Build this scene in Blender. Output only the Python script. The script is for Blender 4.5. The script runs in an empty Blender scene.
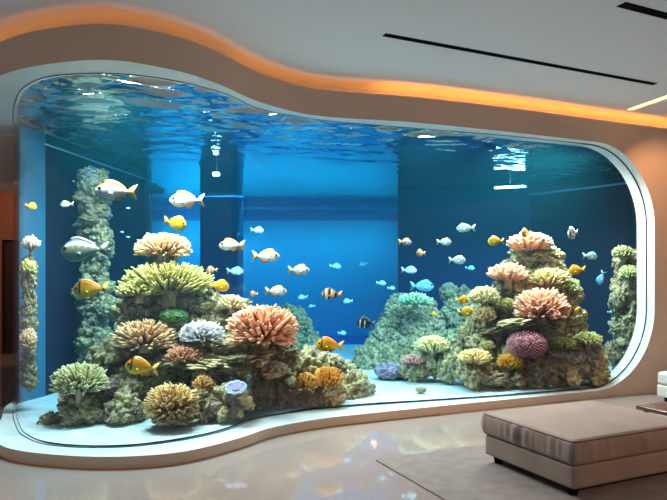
import bpy, bmesh, math, random
from mathutils import Vector, Matrix, Euler, noise

sc = bpy.context.scene
COL = sc.collection
PI = math.pi
random.seed(7)

# ------------------------------------------------------------------ camera, world, lights, exposure
EYE = 1.5
FPX = 600.0
cam_d = bpy.data.cameras.new('camera')
cam_d.sensor_width = 36.0
cam_d.lens = FPX / 667.0 * 36.0
cam_d.shift_y = 28.0 / 667.0
cam_d.clip_end = 100
cam = bpy.data.objects.new('camera', cam_d)
COL.objects.link(cam)
cam.location = (0, 0, EYE)
cam.rotation_euler = (PI / 2, 0, 0)
sc.camera = cam

sc.view_settings.view_transform = 'Standard'
sc.view_settings.look = 'None'
sc.view_settings.gamma = 1.0
sc.view_settings.use_curve_mapping = False
sc.view_settings.exposure = 0.0

w = bpy.data.worlds.new('world')
sc.world = w
w.use_nodes = True
w.node_tree.nodes['Background'].inputs[0].default_value = (0.80, 0.80, 0.92, 1)
w.node_tree.nodes['Background'].inputs[1].default_value = 0.36


def area(name, loc, sx, sy, power, color, rot=(0, 0, 0), spread=180):
    d = bpy.data.lights.new(name, 'AREA')
    d.shape = 'RECTANGLE'
    d.size, d.size_y = sx, sy
    d.energy = power
    d.color = color
    d.spread = math.radians(spread)
    o = bpy.data.objects.new(name, d)
    COL.objects.link(o)
    o.location = loc
    o.rotation_euler = rot
    return o


def spot(name, loc, target, power, color, angle, blend=0.6, rad=0.06):
    d = bpy.data.lights.new(name, 'SPOT')
    d.energy = power
    d.color = color
    d.spot_size = math.radians(angle)
    d.spot_blend = blend
    d.shadow_soft_size = rad
    o = bpy.data.objects.new(name, d)
    COL.objects.link(o)
    o.location = loc
    o.rotation_euler = (Vector(target) - Vector(loc)).to_track_quat('-Z', 'Y').to_euler()
    return o


COOL = (1.0, 0.80, 0.68)
# lamps in the hood above the water
area('hood_lamp_reef', (-2.1, 5.55, 3.40), 0.5, 0.35, 185, COOL, (math.radians(10), 0, 0))
area('hood_lamp_reef_crest', (-1.35, 5.95, 3.40), 0.5, 0.35, 140, COOL, (math.radians(10), 0, 0))
area('hood_lamp_bend', (-0.45, 6.75, 3.40), 0.5, 0.35, 155, COOL, (math.radians(10), 0, 0))
area('hood_lamp_middle', (1.2, 7.5, 3.40), 0.8, 0.4, 110, COOL, (math.radians(5), 0, 0.35))
area('hood_lamp_right_reef', (2.5, 7.85, 3.40), 0.6, 0.35, 215, COOL, (math.radians(10), 0, 0.38))
area('hood_lamp_right_crest', (3.2, 8.15, 3.40), 0.5, 0.35, 155, COOL, (math.radians(8), 0, 0.38))
# slim light strips added over the water to put white glints in the ripples
for y_ in (5.75, 6.05, 6.35, 6.65, 6.95):
    x1_ = -1.35 if y_ < 6.0 else (-1.1 if y_ < 6.9 else 0.1)
    area('glint_tube_left', ((x1_ - 2.6) / 2, y_, 3.50), x1_ + 2.6, 0.10, 11 * (x1_ + 2.6) / 1.5, (1.0, 0.93, 0.82))
for q_ in range(5):
    area('glint_tube_right', (1.45 - 0.15 * q_, 7.5 + 0.42 * q_, 3.50), 3.4, 0.12, 22, (1.0, 0.94, 0.90), (0, 0, 0.38))
area('hood_lamp_back_wall', (-1.2, 13.6, 3.40), 8.0, 1.0, 330, (0.80, 1.0, 0.70), (math.radians(25), 0, 0))
area('fill_lamp_back_left', (-3.5, 14.0, 3.40), 1.2, 1.0, 58, (0.80, 1.0, 0.70), (math.radians(20), 0, 0))  # added fill, brightens the left stretch of the backdrop
area('fill_lamp_left_end', (-3.2, 6.45, 3.40), 0.3, 0.3, 3, COOL)  # added fill for the dim left glass end
area('hood_lamp_far_reef', (0.6, 9.6, 3.40), 3.2, 0.8, 30, (0.85, 0.97, 1.0), (math.radians(10), 0, 0))
# downlights of the room, plus an added lamp by the ottoman
spot('downlight_pier', (4.25, 6.6, 3.55), (4.6, 7.9, 1.6), 95, (1.0, 0.55, 0.25), 100)
spot('ottoman_warm_fill', (4.2, 1.8, 2.0), (2.6, 4.3, 0.3), 230, (1.0, 0.52, 0.24), 42)  # added lamp out of view, warms the near face of the ottoman
spot('downlight_left_room', (-6.3, 9.8, 3.15), (-6.4, 11.8, 1.6), 120, (1.0, 0.5, 0.22), 110)

# ------------------------------------------------------------------ helpers


def lin(c):
    return tuple(((v / 255) / 12.92 if v / 255 <= 0.04045 else ((v / 255 + 0.055) / 1.055) ** 2.4) for v in c)


def at(px, py, d):
    return Vector(((px - 333.5) * d / FPX, d, EYE + (278 - py) * d / FPX))


def mat(name, color, rough=0.6, metal=0.0, spec=0.5, emit=None, estr=0.0):
    m = bpy.data.materials.new(name)
    m.use_nodes = True
    b = m.node_tree.nodes['Principled BSDF']
    b.inputs['Base Color'].default_value = (*color, 1)
    b.inputs['Roughness'].default_value = rough
    b.inputs['Metallic'].default_value = metal
    b.inputs['Specular IOR Level'].default_value = spec
    if emit:
        b.inputs['Emission Color'].default_value = (*emit, 1)
        b.inputs['Emission Strength'].default_value = estr
    return m


def noisy(m, c1, c2, scale, bump=0.0, bscale=None, detail=4, lo=0.35, hi=0.65, dist=0.02):
    """mottled colour and bump on a principled material, in object coordinates"""
    nt = m.node_tree
    b = nt.nodes['Principled BSDF']
    tc = nt.nodes.new('ShaderNodeTexCoord')
    n = nt.nodes.new('ShaderNodeTexNoise')
    n.inputs['Scale'].default_value = scale
    n.inputs['Detail'].default_value = detail
    nt.links.new(tc.outputs['Object'], n.inputs['Vector'])
    r = nt.nodes.new('ShaderNodeValToRGB')
    r.color_ramp.elements[0].position = lo
    r.color_ramp.elements[1].position = hi
    r.color_ramp.elements[0].color = (*c1, 1)
    r.color_ramp.elements[1].color = (*c2, 1)
    nt.links.new(n.outputs['Fac'], r.inputs['Fac'])
    nt.links.new(r.outputs['Color'], b.inputs['Base Color'])
    if bump:
        n2 = nt.nodes.new('ShaderNodeTexNoise')
        n2.inputs['Scale'].default_value = bscale or scale * 3
        n2.inputs['Detail'].default_value = 5
        nt.links.new(tc.outputs['Object'], n2.inputs['Vector'])
        bp = nt.nodes.new('ShaderNodeBump')
        bp.inputs['Strength'].default_value = bump
        bp.inputs['Distance'].default_value = dist
        nt.links.new(n2.outputs['Fac'], bp.inputs['Height'])
        nt.links.new(bp.outputs['Normal'], b.inputs['Normal'])
    return r


def mesh_obj(name, verts, faces, m, parent=None, loc=None, smooth=True, cols=None, struct=False):
    me = bpy.data.meshes.new(name)
    me.from_pydata([tuple(v) for v in verts], [], faces)
    if cols:
        a = me.color_attributes.new('Col', 'FLOAT_COLOR', 'POINT')
        flat = []
        for c in cols:
            flat.extend((c[0], c[1], c[2], 1.0))
        a.data.foreach_set('color', flat)
    if smooth:
        me.polygons.foreach_set('use_smooth', [True] * len(me.polygons))
    me.update()
    me.materials.append(m)
    o = bpy.data.objects.new(name, me)
    COL.objects.link(o)
    if parent:
        o.parent = parent
    if loc is not None:
        o.location = loc
    if struct:
        o['kind'] = 'structure'
    return o


def fix_normals(o):
    bm = bmesh.new()
    bm.from_mesh(o.data)
    bmesh.ops.recalc_face_normals(bm, faces=bm.faces)
    bm.to_mesh(o.data)
    bm.free()
    return o


def tag(o, label, cat, group=None, kind=None):
    o['label'] = label
    o['category'] = cat
    if group:
        o['group'] = group
    if kind:
        o['kind'] = kind
    return o


def empty(name, loc, label, cat, group=None, rz=0.0):
    o = bpy.data.objects.new(name, None)
    o.empty_display_size = 0.05
    COL.objects.link(o)
    o.location = loc
    o.rotation_euler = (0, 0, rz)
    return tag(o, label, cat, group)


class MB:
    def __init__(s):
        s.v, s.f, s.c = [], [], []

    def tube(s, pts, rads, n=6, cols=None, cap=True):
        i0 = len(s.v)
        m = len(pts)
        for k in range(m):
            t = (pts[min(k + 1, m - 1)] - pts[max(k - 1, 0)])
            if t.length < 1e-9:
                t = Vector((0, 0, 1))
            t.normalize()
            a = t.cross(Vector((0, 0, 1)) if abs(t.z) < 0.9 else Vector((1, 0, 0))).normalized()
            b = t.cross(a)
            for j in range(n):
                q = 2 * PI * j / n
                s.v.append(pts[k] + (a * math.cos(q) + b * math.sin(q)) * rads[k])
                if cols:
                    s.c.append(cols[k])
        for k in range(m - 1):
            for j in range(n):
                s.f.append((i0 + k * n + j, i0 + k * n + (j + 1) % n, i0 + (k + 1) * n + (j + 1) % n, i0 + (k + 1) * n + j))
        if cap:
            s.f.append(tuple(i0 + j for j in reversed(range(n))))
            s.f.append(tuple(i0 + (m - 1) * n + j for j in range(n)))

    def box(s, x0, x1, y0, y1, z0, z1):
        i = len(s.v)
        s.v += [Vector(p) for p in ((x0, y0, z0), (x1, y0, z0), (x1, y1, z0), (x0, y1, z0), (x0, y0, z1), (x1, y0, z1), (x1, y1, z1), (x0, y1, z1))]
        for q in ((0, 3, 2, 1), (4, 5, 6, 7), (0, 1, 5, 4), (1, 2, 6, 5), (2, 3, 7, 6), (3, 0, 4, 7)):
            s.f.append(tuple(i + k for k in q))

    def build(s, name, m, parent=None, loc=None, smooth=True, struct=False):
        return mesh_obj(name, s.v, s.f, m, parent, loc, smooth, s.c if s.c else None, struct)


def rounded_box(hx, hy, hz, r, cuts=14, crown=0.0, wrinkle=0.0, seed=0.0):
    """rounded box, centre at the origin; verts gathered near the edges"""
    bm = bmesh.new()
    bmesh.ops.create_cube(bm, size=2.0)
    bmesh.ops.subdivide_edges(bm, edges=bm.edges[:], cuts=cuts, use_grid_fill=True)
    H = (hx, hy, hz)
    for v in bm.verts:
        p = []
        for a in range(3):
            u = v.co[a]
            k = max(0.0, min(1.0, r * 2.2 / H[a])) if H[a] > r * 2.2 else 0
            u = math.copysign(1 - (1 - abs(u)) ** 1.6, u) if abs(u) < 1 else u
            p.append(u * H[a])
        q = [max(-(H[a] - r), min(H[a] - r, p[a])) for a in range(3)]
        dv = Vector(p) - Vector(q)
        if dv.length > 1e-9:
            dv = dv.normalized() * r
        c = Vector(q) + dv
        side = max(abs(c.x) / hx, abs(c.y) / hy)
        if crown:
            c.z += (1 if c.z > 0 else 0) * crown * max(0, 1 - (c.x / hx) ** 2) ** 0.6 * max(0, 1 - (c.y / hy) ** 2) ** 0.6
        if wrinkle and side > 0.97 and abs(c.z) < hz - 0.2 * r:
            t = c.x if abs(c.y) / hy > abs(c.x) / hx else c.y
            wv = noise.noise(Vector((t * 22 + seed, c.z * 2.0, seed)))
            env = max(0, 1 - (c.z / hz) ** 2) * max(0, 0.5 + noise.noise(Vector((t * 3.1 + seed * 2, 0, 3))) * 1.2)
            n = Vector((c.x / hx if abs(c.x) / hx > 0.97 else 0, c.y / hy if abs(c.y) / hy > 0.97 else 0, 0))
            c += n * (0.012 * (1 - (c.z / hz) ** 2) + wrinkle * wv * env)
        v.co = c
    vs = [v.co.copy() for v in bm.verts]
    bm.verts.index_update()
    fs = [tuple(v.index for v in f.verts) for f in bm.faces]
    bm.free()
    return vs, fs


# ------------------------------------------------------------------ plan of the curved wall (plinth, fascia, glass)
ST = [  # plinth face, fascia face, glass
    ((-3.62, 7.35), (-6.5, 7.6), (-3.40, 7.06)),
    ((-3.64, 6.9), (-5.6, 6.95), (-3.52, 6.86)),
    ((-3.56, 6.5), (-4.9, 6.45), (-3.48, 6.55)),
    ((-3.32, 6.0), (-4.2, 6.0), (-3.30, 6.18)),
    ((-3.12, 5.5), (-3.5, 5.52), (-3.05, 5.75)),
    ((-2.79, 5.03), (-2.85, 5.05), (-2.75, 5.32)),
    ((-2.37, 4.80), (-2.37, 4.78), (-2.35, 5.01)),
    ((-1.76, 4.70), (-1.76, 4.65), (-1.80, 4.95)),
    ((-1.235, 4.828), (-1.30, 4.88), (-1.36, 5.13)),
    ((-0.848, 5.217), (-1.015, 5.21), (-1.0, 5.48)),
    ((-0.576, 5.619), (-0.75, 5.70), (-0.776, 5.93)),
    ((-0.144, 5.957), (-0.422, 6.08), (-0.43, 6.23)),
    ((0.293, 6.176), (-0.037, 6.30), (-0.038, 6.45)),
    ((1.165, 6.56), (0.9, 6.53), (0.8, 6.72)),
    ((2.15, 6.98), (2.1, 6.97), (2.05, 7.11)),
    ((3.137, 7.40), (3.137, 7.40), (3.09, 7.515)),
    ((4.19, 7.83), (4.19, 7.83), (4.145, 7.945)),
    ((5.4, 8.32), (5.4, 8.32), (5.355, 8.435)),
    ((7.4, 9.13), (7.4, 9.13), (7.355, 9.245)),
]


def spl(k, s):
    n = len(ST)
    i = min(int(s), n - 2)
    t = s - i
    p = [Vector(ST[max(0, min(n - 1, i + d))][k]) for d in (-1, 0, 1, 2)]
    if i == 0:
        p[0] = p[1] * 2 - p[2]
    if i == n - 2:
        p[3] = p[2] * 2 - p[1]
    return 0.5 * ((2 * p[1]) + (p[2] - p[0]) * t + (2 * p[0] - 5 * p[1] + 4 * p[2] - p[3]) * t * t + (3 * p[1] - p[0] - 3 * p[2] + p[3]) * t ** 3)


S_END, RS, RZ = 16.0, 0.86, 1.0
Z_LO, Z_HI, Z_FASC, Z_CEIL = 0.10, 3.19, 3.47, 3.60
S_LIST = []
k = 0.0
while k < S_END - RS - 1e-6:
    S_LIST.append(k)
    k += 0.1
NARC = 16
ARC = [S_END - RS + RS * math.sin(q / NARC * PI / 2) for q in range(NARC + 1)]
S_ALL = S_LIST + ARC


def z_open(s, top):
    u = max(0.0, min(1.0, (s - (S_END - RS)) / RS))
    d = RZ * (1 - math.sqrt(max(0, 1 - u * u)))
    return Z_HI - d if top else Z_LO + d


def wall_pt(s, z):
    t = max(0, min(1, (z - Z_LO) / (Z_HI - Z_LO)))
    t = t * t * (3 - 2 * t)
    a, b = spl(0, s), spl(1, s)
    p = a * (1 - t) + b * t
    return Vector((p.x, p.y, z))


def glass_pt(s, z, back=0.0):
    p = spl(2, s)
    if back:
        t = (spl(2, min(18, s + 0.02)) - spl(2, max(0, s - 0.02))).normalized()
        p = p + Vector((-t.y, t.x)) * back
    return Vector((p.x, p.y, z))


# ------------------------------------------------------------------ materials of the room
M_fascia = mat('painted_taupe_wall', lin((206, 174, 148)), 0.5)
M_ring = mat('pale_ring_lacquer', lin((226, 232, 230)), 0.35)
M_ceil = mat('ceiling_paint', lin((222, 220, 224)), 0.8)
M_soffit = mat('soffit_paint', lin((214, 200, 186)), 0.7)
M_black = mat('black_gap', (0.004, 0.004, 0.005), 0.9, spec=0.05)
M_gasket = mat('dark_gasket', (0.01, 0.02, 0.03), 0.4)
M_led = mat('amber_led', (0.1, 0.05, 0.02), 0.5, emit=(1.0, 0.36, 0.05), estr=7.0)
M_led2 = mat('warm_led', (0.1, 0.05, 0.02), 0.5, emit=(1.0, 0.62, 0.24), estr=3.0)
M_floor = mat('polished_stone', lin((214, 206, 198)), 0.045)
M_floor.node_tree.nodes['Principled BSDF'].inputs['IOR'].default_value = 2.15
noisy(M_floor, lin((140, 130, 126)), lin((150, 140, 136)), 0.8)
M_wood = mat('brown_wood', lin((110, 62, 36)), 0.45)
M_dark = mat('dark_opening', (0.012, 0.01, 0.009), 0.8)

# floor and ceiling
b = MB()
b.box(-9, 9, -3.5, 12.2, -0.1, 0.0)
b.build('floor', M_floor, smooth=False, struct=True)
b = MB()
b.box(-9, 9, -3.5, 15.6, Z_CEIL, Z_CEIL + 0.1)
b.build('ceiling', M_ceil, smooth=False, struct=True)

# wall below, above and right of the opening: one continuous taupe surface
vs, fs = [], []


def strip(rows, vs, fs, flip=False):
    n = len(rows[0])
    i0 = len(vs)
    for r in rows:
        vs.extend(r)
    for a in range(len(rows) - 1):
        for j in range(n - 1):
            q = (i0 + a * n + j, i0 + a * n + j + 1, i0 + (a + 1) * n + j + 1, i0 + (a + 1) * n + j)
            fs.append(q[::-1] if flip else q)


# upper band (fascia) and its thickness
S_UP = S_ALL
strip([[wall_pt(s, z_open(s, True)) for s in S_UP],
       [wall_pt(s, z_open(s, True) * 0.5 + Z_FASC * 0.5) for s in S_UP],
       [wall_pt(s, Z_FASC) for s in S_UP]], vs, fs)
# pier to the right of the opening
S_P = [S_END + (18 - S_END) * q / 8 for q in range(9)]
ZP = [0.0, Z_LO + RZ] + [Z_LO + RZ + (Z_HI - Z_LO - 2 * RZ) * q / 4 for q in range(1, 5)] + [Z_FASC]
strip([[wall_pt(s, z) for s in S_P] for z in ZP], vs, fs)
# lower band on the straight right stretch
S_LOW = [s for s in S_ALL if s >= 12.95]
strip([[wall_pt(s, 0.0) for s in S_LOW], [wall_pt(s, z_open(s, False)) for s in S_LOW]], vs, fs)


def inward(k, s, d):
    t = (spl(k, min(18, s + 0.02)) - spl(k, max(0, s - 0.02))).normalized()
    p = spl(k, s) + Vector((-t.y, t.x)) * d
    return p


SF = [q * 0.18 for q in range(101)]
strip([[Vector((*spl(1, s), Z_FASC)) for s in SF], [Vector((*inward(1, s, 0.03), Z_FASC)) for s in SF],
       [Vector((*inward(1, s, 0.03), Z_FASC - 0.10)) for s in SF]], vs, fs)
mesh_obj('wall_front', vs, fs, M_fascia, struct=True)

# plinth face under the glass on the curved left stretch
S_PL = [s for s in S_ALL if s <= 13.05]
vs, fs = [], []
strip([[wall_pt(s, 0.014) for s in S_PL], [wall_pt(s, Z_LO) for s in S_PL]], vs, fs)
mesh_obj('trim_1', vs, fs, M_fascia, struct=True)

vs, fs = [], []
S_TOE = [s for s in S_PL if s > 4]
strip([[Vector((*inward(0, s, 0.012), 0.0)) for s in S_TOE], [Vector((*inward(0, s, 0.012), 0.016)) for s in S_TOE]], vs, fs)
mesh_obj('trim_11', vs, fs, mat('toe_led', (0.1, 0.05, 0.02), 0.5, emit=(1.0, 0.42, 0.14), estr=0.16), struct=True)

# pale lining ring: bottom run, right corner, top run
loop = [(s, False) for s in S_ALL] + [(s, True) for s in reversed(S_ALL)]
vs, fs = [], []
strip([[wall_pt(s, z_open(s, t)) for s, t in loop], [glass_pt(s, z_open(s, t), 0.035) for s, t in loop]], vs, fs)
o = mesh_obj('trim_2', vs, fs, M_ring, struct=True)
# inner lining behind the glass
vs, fs = [], []
lp2 = [(s, t) for s, t in loop if s > 13.5]
strip([[glass_pt(s, z_open(s, t), 0.036) for s, t in lp2], [glass_pt(s, z_open(s, t), 0.15) for s, t in lp2]], vs, fs)
mesh_obj('trim_3', vs, fs, M_ring, struct=True)
# dark gasket along the edge of the glass
b = MB()
gp = [glass_pt(s, z_open(s, t) + (-0.004 if t else 0.004)) for s, t in loop]
b.tube(gp, [0.0035 + 0.006 * max(0, min(1, (s - 14.6) / 0.8)) for s, t in loop], 6)
b.build('trim_4', M_gasket, struct=True)

# lowered soffit of the left passage
vs = [Vector((*spl(1, 0), Z_HI)), Vector((-8.9, 9.5, Z_HI)), Vector((-8.9, 12.1, Z_HI)), Vector((-3.41, 12.1, Z_HI)), Vector((*spl(2, 0), Z_HI)),
      ]
vs2 = [v + Vector((0, 0, 0.05)) for v in vs]
n = len(vs)
fs = [tuple(range(n)), tuple(range(2 * n - 1, n - 1, -1))] + [(i, (i + 1) % n, n + (i + 1) % n, n + i) for i in range(n)]
mesh_obj('ceiling_passage', vs + vs2, fs, M_soffit, smooth=False, struct=True)

# light cove: floor, riser and amber strips behind the fascia edge
vs, fs = [], []
strip([[Vector((*inward(1, s, 0.02), Z_FASC - 0.09)) for s in SF], [Vector((*inward(1, s, 0.30), Z_FASC - 0.09)) for s in SF],
       [Vector((*inward(1, s, 0.30), Z_CEIL)) for s in SF]], vs, fs)
mesh_obj('trim_5', vs, fs, M_ceil, struct=True)
for nm, s0, s1, st in (('trim_6', 0.2, 9.5, 0.75), ('trim_7', 9.6, 12.5, 1.0), ('trim_8', 12.6, 17.6, 3.2)):
    vs, fs = [], []
    ss = [s0 + (s1 - s0) * q / 50 for q in range(51)]
    strip([[Vector((*inward(1, s, 0.08), Z_FASC - 0.075)) for s in ss], [Vector((*inward(1, s, 0.11), Z_FASC - 0.075)) for s in ss]], vs, fs)
    m = M_led.copy()
    m.node_tree.nodes['Principled BSDF'].inputs['Emission Strength'].default_value = st * 6
    mesh_obj(nm, vs, fs, m, struct=True)


# ceiling slots and the warm linear lamp
def ceil_bar(p0, p1, wd, hh):
    d = (p1 - p0).normalized()
    nrm = Vector((-d.y, d.x)) * wd / 2
    bb = MB()
    q = [p0 - nrm, p1 - nrm, p1 + nrm, p0 + nrm]
    vs = [Vector((*v, Z_CEIL - hh)) for v in q] + [Vector((*v, Z_CEIL)) for v in q]
    fs = [(0, 3, 2, 1), (4, 5, 6, 7), (0, 1, 5, 4), (1, 2, 6, 5), (2, 3, 7, 6), (3, 0, 4, 7)]
    return vs, fs


def cplan(px, py):
    d = FPX * (Z_CEIL - EYE) / (278 - py)
    return Vector(((px - 333.5) * d / FPX, d))


vs, fs = ceil_bar(cplan(384, 34.5), cplan(655, 84), 0.065, 0.004)
o = mesh_obj('ceiling_slot', vs, fs, M_black, smooth=False)
tag(o, 'long narrow black slot in the pale ceiling above the aquarium', 'ceiling vent')
vs, fs = ceil_bar(cplan(621, 4), cplan(667, 16) * 1.0 + (cplan(667, 16) - cplan(621, 4)) * 2, 0.085, 0.004)
o = mesh_obj('ceiling_slot', vs, fs, M_black, smooth=False)
tag(o, 'short end of a black ceiling slot at the upper right corner', 'ceiling vent')
p0, p1 = cplan(630, 109.5), cplan(667, 96.5)
p1 = p0 + (p1 - p0) * 3
vs, fs = ceil_bar(p0, p1, 0.075, 0.006)
o = mesh_obj('linear_ceiling_lamp', vs, fs, M_led2, smooth=False)
tag(o, 'glowing warm white linear lamp in the ceiling at upper right', 'ceiling lamp')

# passage on the left: wooden wall and a doorway, its shade a near-black panel
b = MB()
b.box(-9, -6.52, 11.8, 12.0, 0, Z_HI)
b.box(-6.52, -4.75, 11.8, 12.0, 2.25, Z_HI)
b.box(-5.35, -4.75, 11.8, 12.0, 0, 2.25)
b.build('wall_passage', M_wood, smooth=False, struct=True)
b = MB()
b.box(-6.52, -5.35, 11.9, 11.98, 0, 2.25)
b.build('doorway_shade_panel', M_dark, smooth=False, struct=True)  # near-black slab, the shade of the open doorway put into its colour

# ------------------------------------------------------------------ aquarium shell
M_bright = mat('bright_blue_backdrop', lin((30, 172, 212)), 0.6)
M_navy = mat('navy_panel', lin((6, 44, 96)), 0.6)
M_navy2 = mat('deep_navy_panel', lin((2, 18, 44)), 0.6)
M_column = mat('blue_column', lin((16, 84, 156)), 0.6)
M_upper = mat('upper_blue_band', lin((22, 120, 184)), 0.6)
M_teal = mat('teal_panel', lin((44, 106, 134)), 0.5)
M_rim = mat('waterline_rim', lin((190, 220, 235)), 0.4)


def slab(name, pts, z0, z1, m):
    n = len(pts)
    vs = [Vector((*p, z0)) for p in pts] + [Vector((*p, z1)) for p in pts]
    fs = [tuple(reversed(range(n))), tuple(range(n, 2 * n))] + [(i, (i + 1) % n, n + (i + 1) % n, n + i) for i in range(n)]
    return mesh_obj(name, vs, fs, m, smooth=False, struct=True)


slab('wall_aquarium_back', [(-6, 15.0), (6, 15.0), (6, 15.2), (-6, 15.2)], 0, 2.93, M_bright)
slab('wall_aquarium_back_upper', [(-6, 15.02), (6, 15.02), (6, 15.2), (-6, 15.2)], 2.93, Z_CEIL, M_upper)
slab('wall_aquarium_left', [(-3.37, 7.0), (-2.98, 9.5), (-4.55, 15.0), (-5.2, 15.0), (-3.62, 7.3)], 0, Z_HI, M_navy2)
slab('panel_reflection_end', [(-3.36, 6.99), (-3.475, 6.64), (-3.50, 6.70), (-3.42, 7.2)], 0, Z_HI, M_teal)  # added panel, its teal stands in for the interior mirrored in the side glass
slab('wall_aquarium_middle', [(1.30, 12.1), (3.68, 11.2), (3.9, 15.0), (1.62, 15.0)], 0, Z_HI, M_navy)
slab('wall_aquarium_right', [(3.68, 11.18), (4.80, 9.8), (5.35, 8.5), (6.0, 8.6), (5.6, 15.0), (3.92, 15.0)], 0, Z_HI, M_navy2)
slab('wall_aquarium_pillar', [(-2.78, 12.5), (-2.0, 12.5), (-2.0, 13.3), (-2.9, 13.3)], 0, Z_HI, M_column)
slab('floor_aquarium', [(-3.2, 8.0), (-4.5, 15.2), (6, 15.2), (6, 8.7), (3, 7.9), (-1, 6.6)], -0.02, 0.06, M_column)

b = MB()
b.tube([Vector((-3.36, 6.98, 3.06)), Vector((-2.965, 9.5, 3.06))], [0.012, 0.012], 6)
b.build('trim_9', M_rim, struct=True)
b = MB()
b.tube([Vector((3.66, 11.16, 3.05)), Vector((4.79, 9.78, 3.05))], [0.018, 0.018], 6)
b.build('trim_10', M_rim, struct=True)

# white sand bed
M_sand = mat('white_sand', lin((236, 240, 236)), 0.85)
noisy(M_sand, lin((190, 197, 198)), lin((214, 219, 219)), 6, bump=0.25, bscale=60, dist=0.01)
NS = 110
ss = [17.0 * q / NS for q in range(NS + 1)]
rows = []
for t in range(31):
    tt = (t / 30) ** 1.3
    row = []
    for s in ss:
        g = glass_pt(s, 0.1, 0.031)
        u = s / 17
        bx = -3.0 + 7.6 * u
        p = Vector((g.x * (1 - tt) + bx * tt, g.y * (1 - tt) + 12.2 * tt, 0))
        p.z = 0.115 + 0.012 * noise.noise(Vector((p.x * 1.7, p.y * 1.7, 0))) + 0.03 * tt
        row.append(p)
    rows.append(row)
vs, fs = [], []
strip(rows, vs, fs)
o = mesh_obj('sand_bed', vs, fs, M_sand)
tag(o, 'white sand covering the bottom of the curved aquarium', 'sand', kind='stuff')

# glass pane
M_glass = bpy.data.materials.new('aquarium_glass')
M_glass.use_nodes = True
nt = M_glass.node_tree
nt.nodes.clear()
out = nt.nodes.new('ShaderNodeOutputMaterial')
mix = nt.nodes.new('ShaderNodeMixShader')
tr = nt.nodes.new('ShaderNodeBsdfTransparent')
tr.inputs[0].default_value = (0.975, 0.995, 0.995, 1)
gl = nt.nodes.new('ShaderNodeBsdfGlossy')
gl.inputs['Roughness'].default_value = 0.02
lw = nt.nodes.new('ShaderNodeLayerWeight')
pw = nt.nodes.new('ShaderNodeMath')
pw.operation = 'POWER'
pw.inputs[1].default_value = 5
ma = nt.nodes.new('ShaderNodeMath')
ma.operation = 'MULTIPLY_ADD'
ma.inputs[1].default_value = 0.55
ma.inputs[2].default_value = 0.018
nt.links.new(lw.outputs['Facing'], pw.inputs[0])
nt.links.new(pw.outputs[0], ma.inputs[0])
nt.links.new(ma.outputs[0], mix.inputs[0])
nt.links.new(tr.outputs[0], mix.inputs[1])
nt.links.new(gl.outputs[0], mix.inputs[2])
nt.links.new(mix.outputs[0], out.inputs[0])
vs, fs = [], []
for off, fl in ((0.0, False), (0.03, True)):
    strip([[glass_pt(s, z_open(s, False), off) * (1 - q / 6) + glass_pt(s, z_open(s, True), off) * (q / 6) for s in S_ALL] for q in range(7)], vs, fs, fl)
o = mesh_obj('window_1', vs, fs, M_glass, struct=True)

# water: body (absorbing, slightly hazy) and rippled surface
M_water = bpy.data.materials.new('aquarium_water')
M_water.use_nodes = True
nt = M_water.node_tree
nt.nodes.clear()
out = nt.nodes.new('ShaderNodeOutputMaterial')
tr = nt.nodes.new('ShaderNodeBsdfTransparent')
va = nt.nodes.new('ShaderNodeVolumeAbsorption')
va.inputs['Color'].default_value = (0.02, 0.69, 0.93, 1)
va.inputs['Density'].default_value = 0.32
vsn = nt.nodes.new('ShaderNodeVolumeScatter')
vsn.inputs['Color'].default_value = (0.03, 0.58, 0.93, 1)
vsn.inputs['Density'].default_value = 0.017
vsn.inputs['Anisotropy'].default_value = 0.2
ad = nt.nodes.new('ShaderNodeAddShader')
nt.links.new(va.outputs[0], ad.inputs[0])
nt.links.new(vsn.outputs[0], ad.inputs[1])
nt.links.new(tr.outputs[0], out.inputs['Surface'])
nt.links.new(ad.outputs[0], out.inputs['Volume'])
Z_WATER = 3.165
ring = [glass_pt(s, 0, 0.035).xy for s in [q * 17 / 120 for q in range(121)]] + [Vector((5.9, 9.0)), Vector((5.9, 15.3)), Vector((-5.9, 15.3)), Vector((-5.0, 12.0)), Vector((-3.45, 7.12))]
n = len(ring)
vs = [Vector((*p, 0.05)) for p in ring] + [Vector((*p, Z_WATER + 0.022)) for p in ring]
fs = [tuple(reversed(range(n))), tuple(range(n, 2 * n))] + [(i, (i + 1) % n, n + (i + 1) % n, n + i) for i in range(n)]
water = empty('water', (0, 9, 0.1), 'clear blue water filling the curved aquarium', 'water')
o = mesh_obj('water_body', [v - Vector((0, 9, 0.1)) for v in vs], fs, M_water, parent=water, smooth=False)
fix_normals(o)

M_surf = bpy.data.materials.new('rippled_water_surface')
M_surf.use_nodes = True
nt = M_surf.node_tree
nt.nodes.clear()
out = nt.nodes.new('ShaderNodeOutputMaterial')
mix = nt.nodes.new('ShaderNodeMixShader')
tr = nt.nodes.new('ShaderNodeBsdfTransparent')
gl = nt.nodes.new('ShaderNodeBsdfGlossy')
gl.inputs['Roughness'].default_value = 0.03
gl.inputs['Color'].default_value = (0.97, 0.99, 1, 1)
fr = nt.nodes.new('ShaderNodeFresnel')
fr.inputs['IOR'].default_value = 1.12
tc = nt.nodes.new('ShaderNodeTexCoord')
mp = nt.nodes.new('ShaderNodeMapping')
mp.inputs['Scale'].default_value = (3.0, 7.0, 1)
mp.inputs['Rotation'].default_value = (0, 0, 0.3)
n1 = nt.nodes.new('ShaderNodeTexNoise')
n1.inputs['Scale'].default_value = 1.35
n1.inputs['Detail'].default_value = 3.0
n1.inputs['Roughness'].default_value = 0.45
n1.inputs['Distortion'].default_value = 0.8
bp = nt.nodes.new('ShaderNodeBump')
bp.inputs['Strength'].default_value = 1.0
bp.inputs['Distance'].default_value = 0.02
sx_ = nt.nodes.new('ShaderNodeSeparateXYZ')
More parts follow.
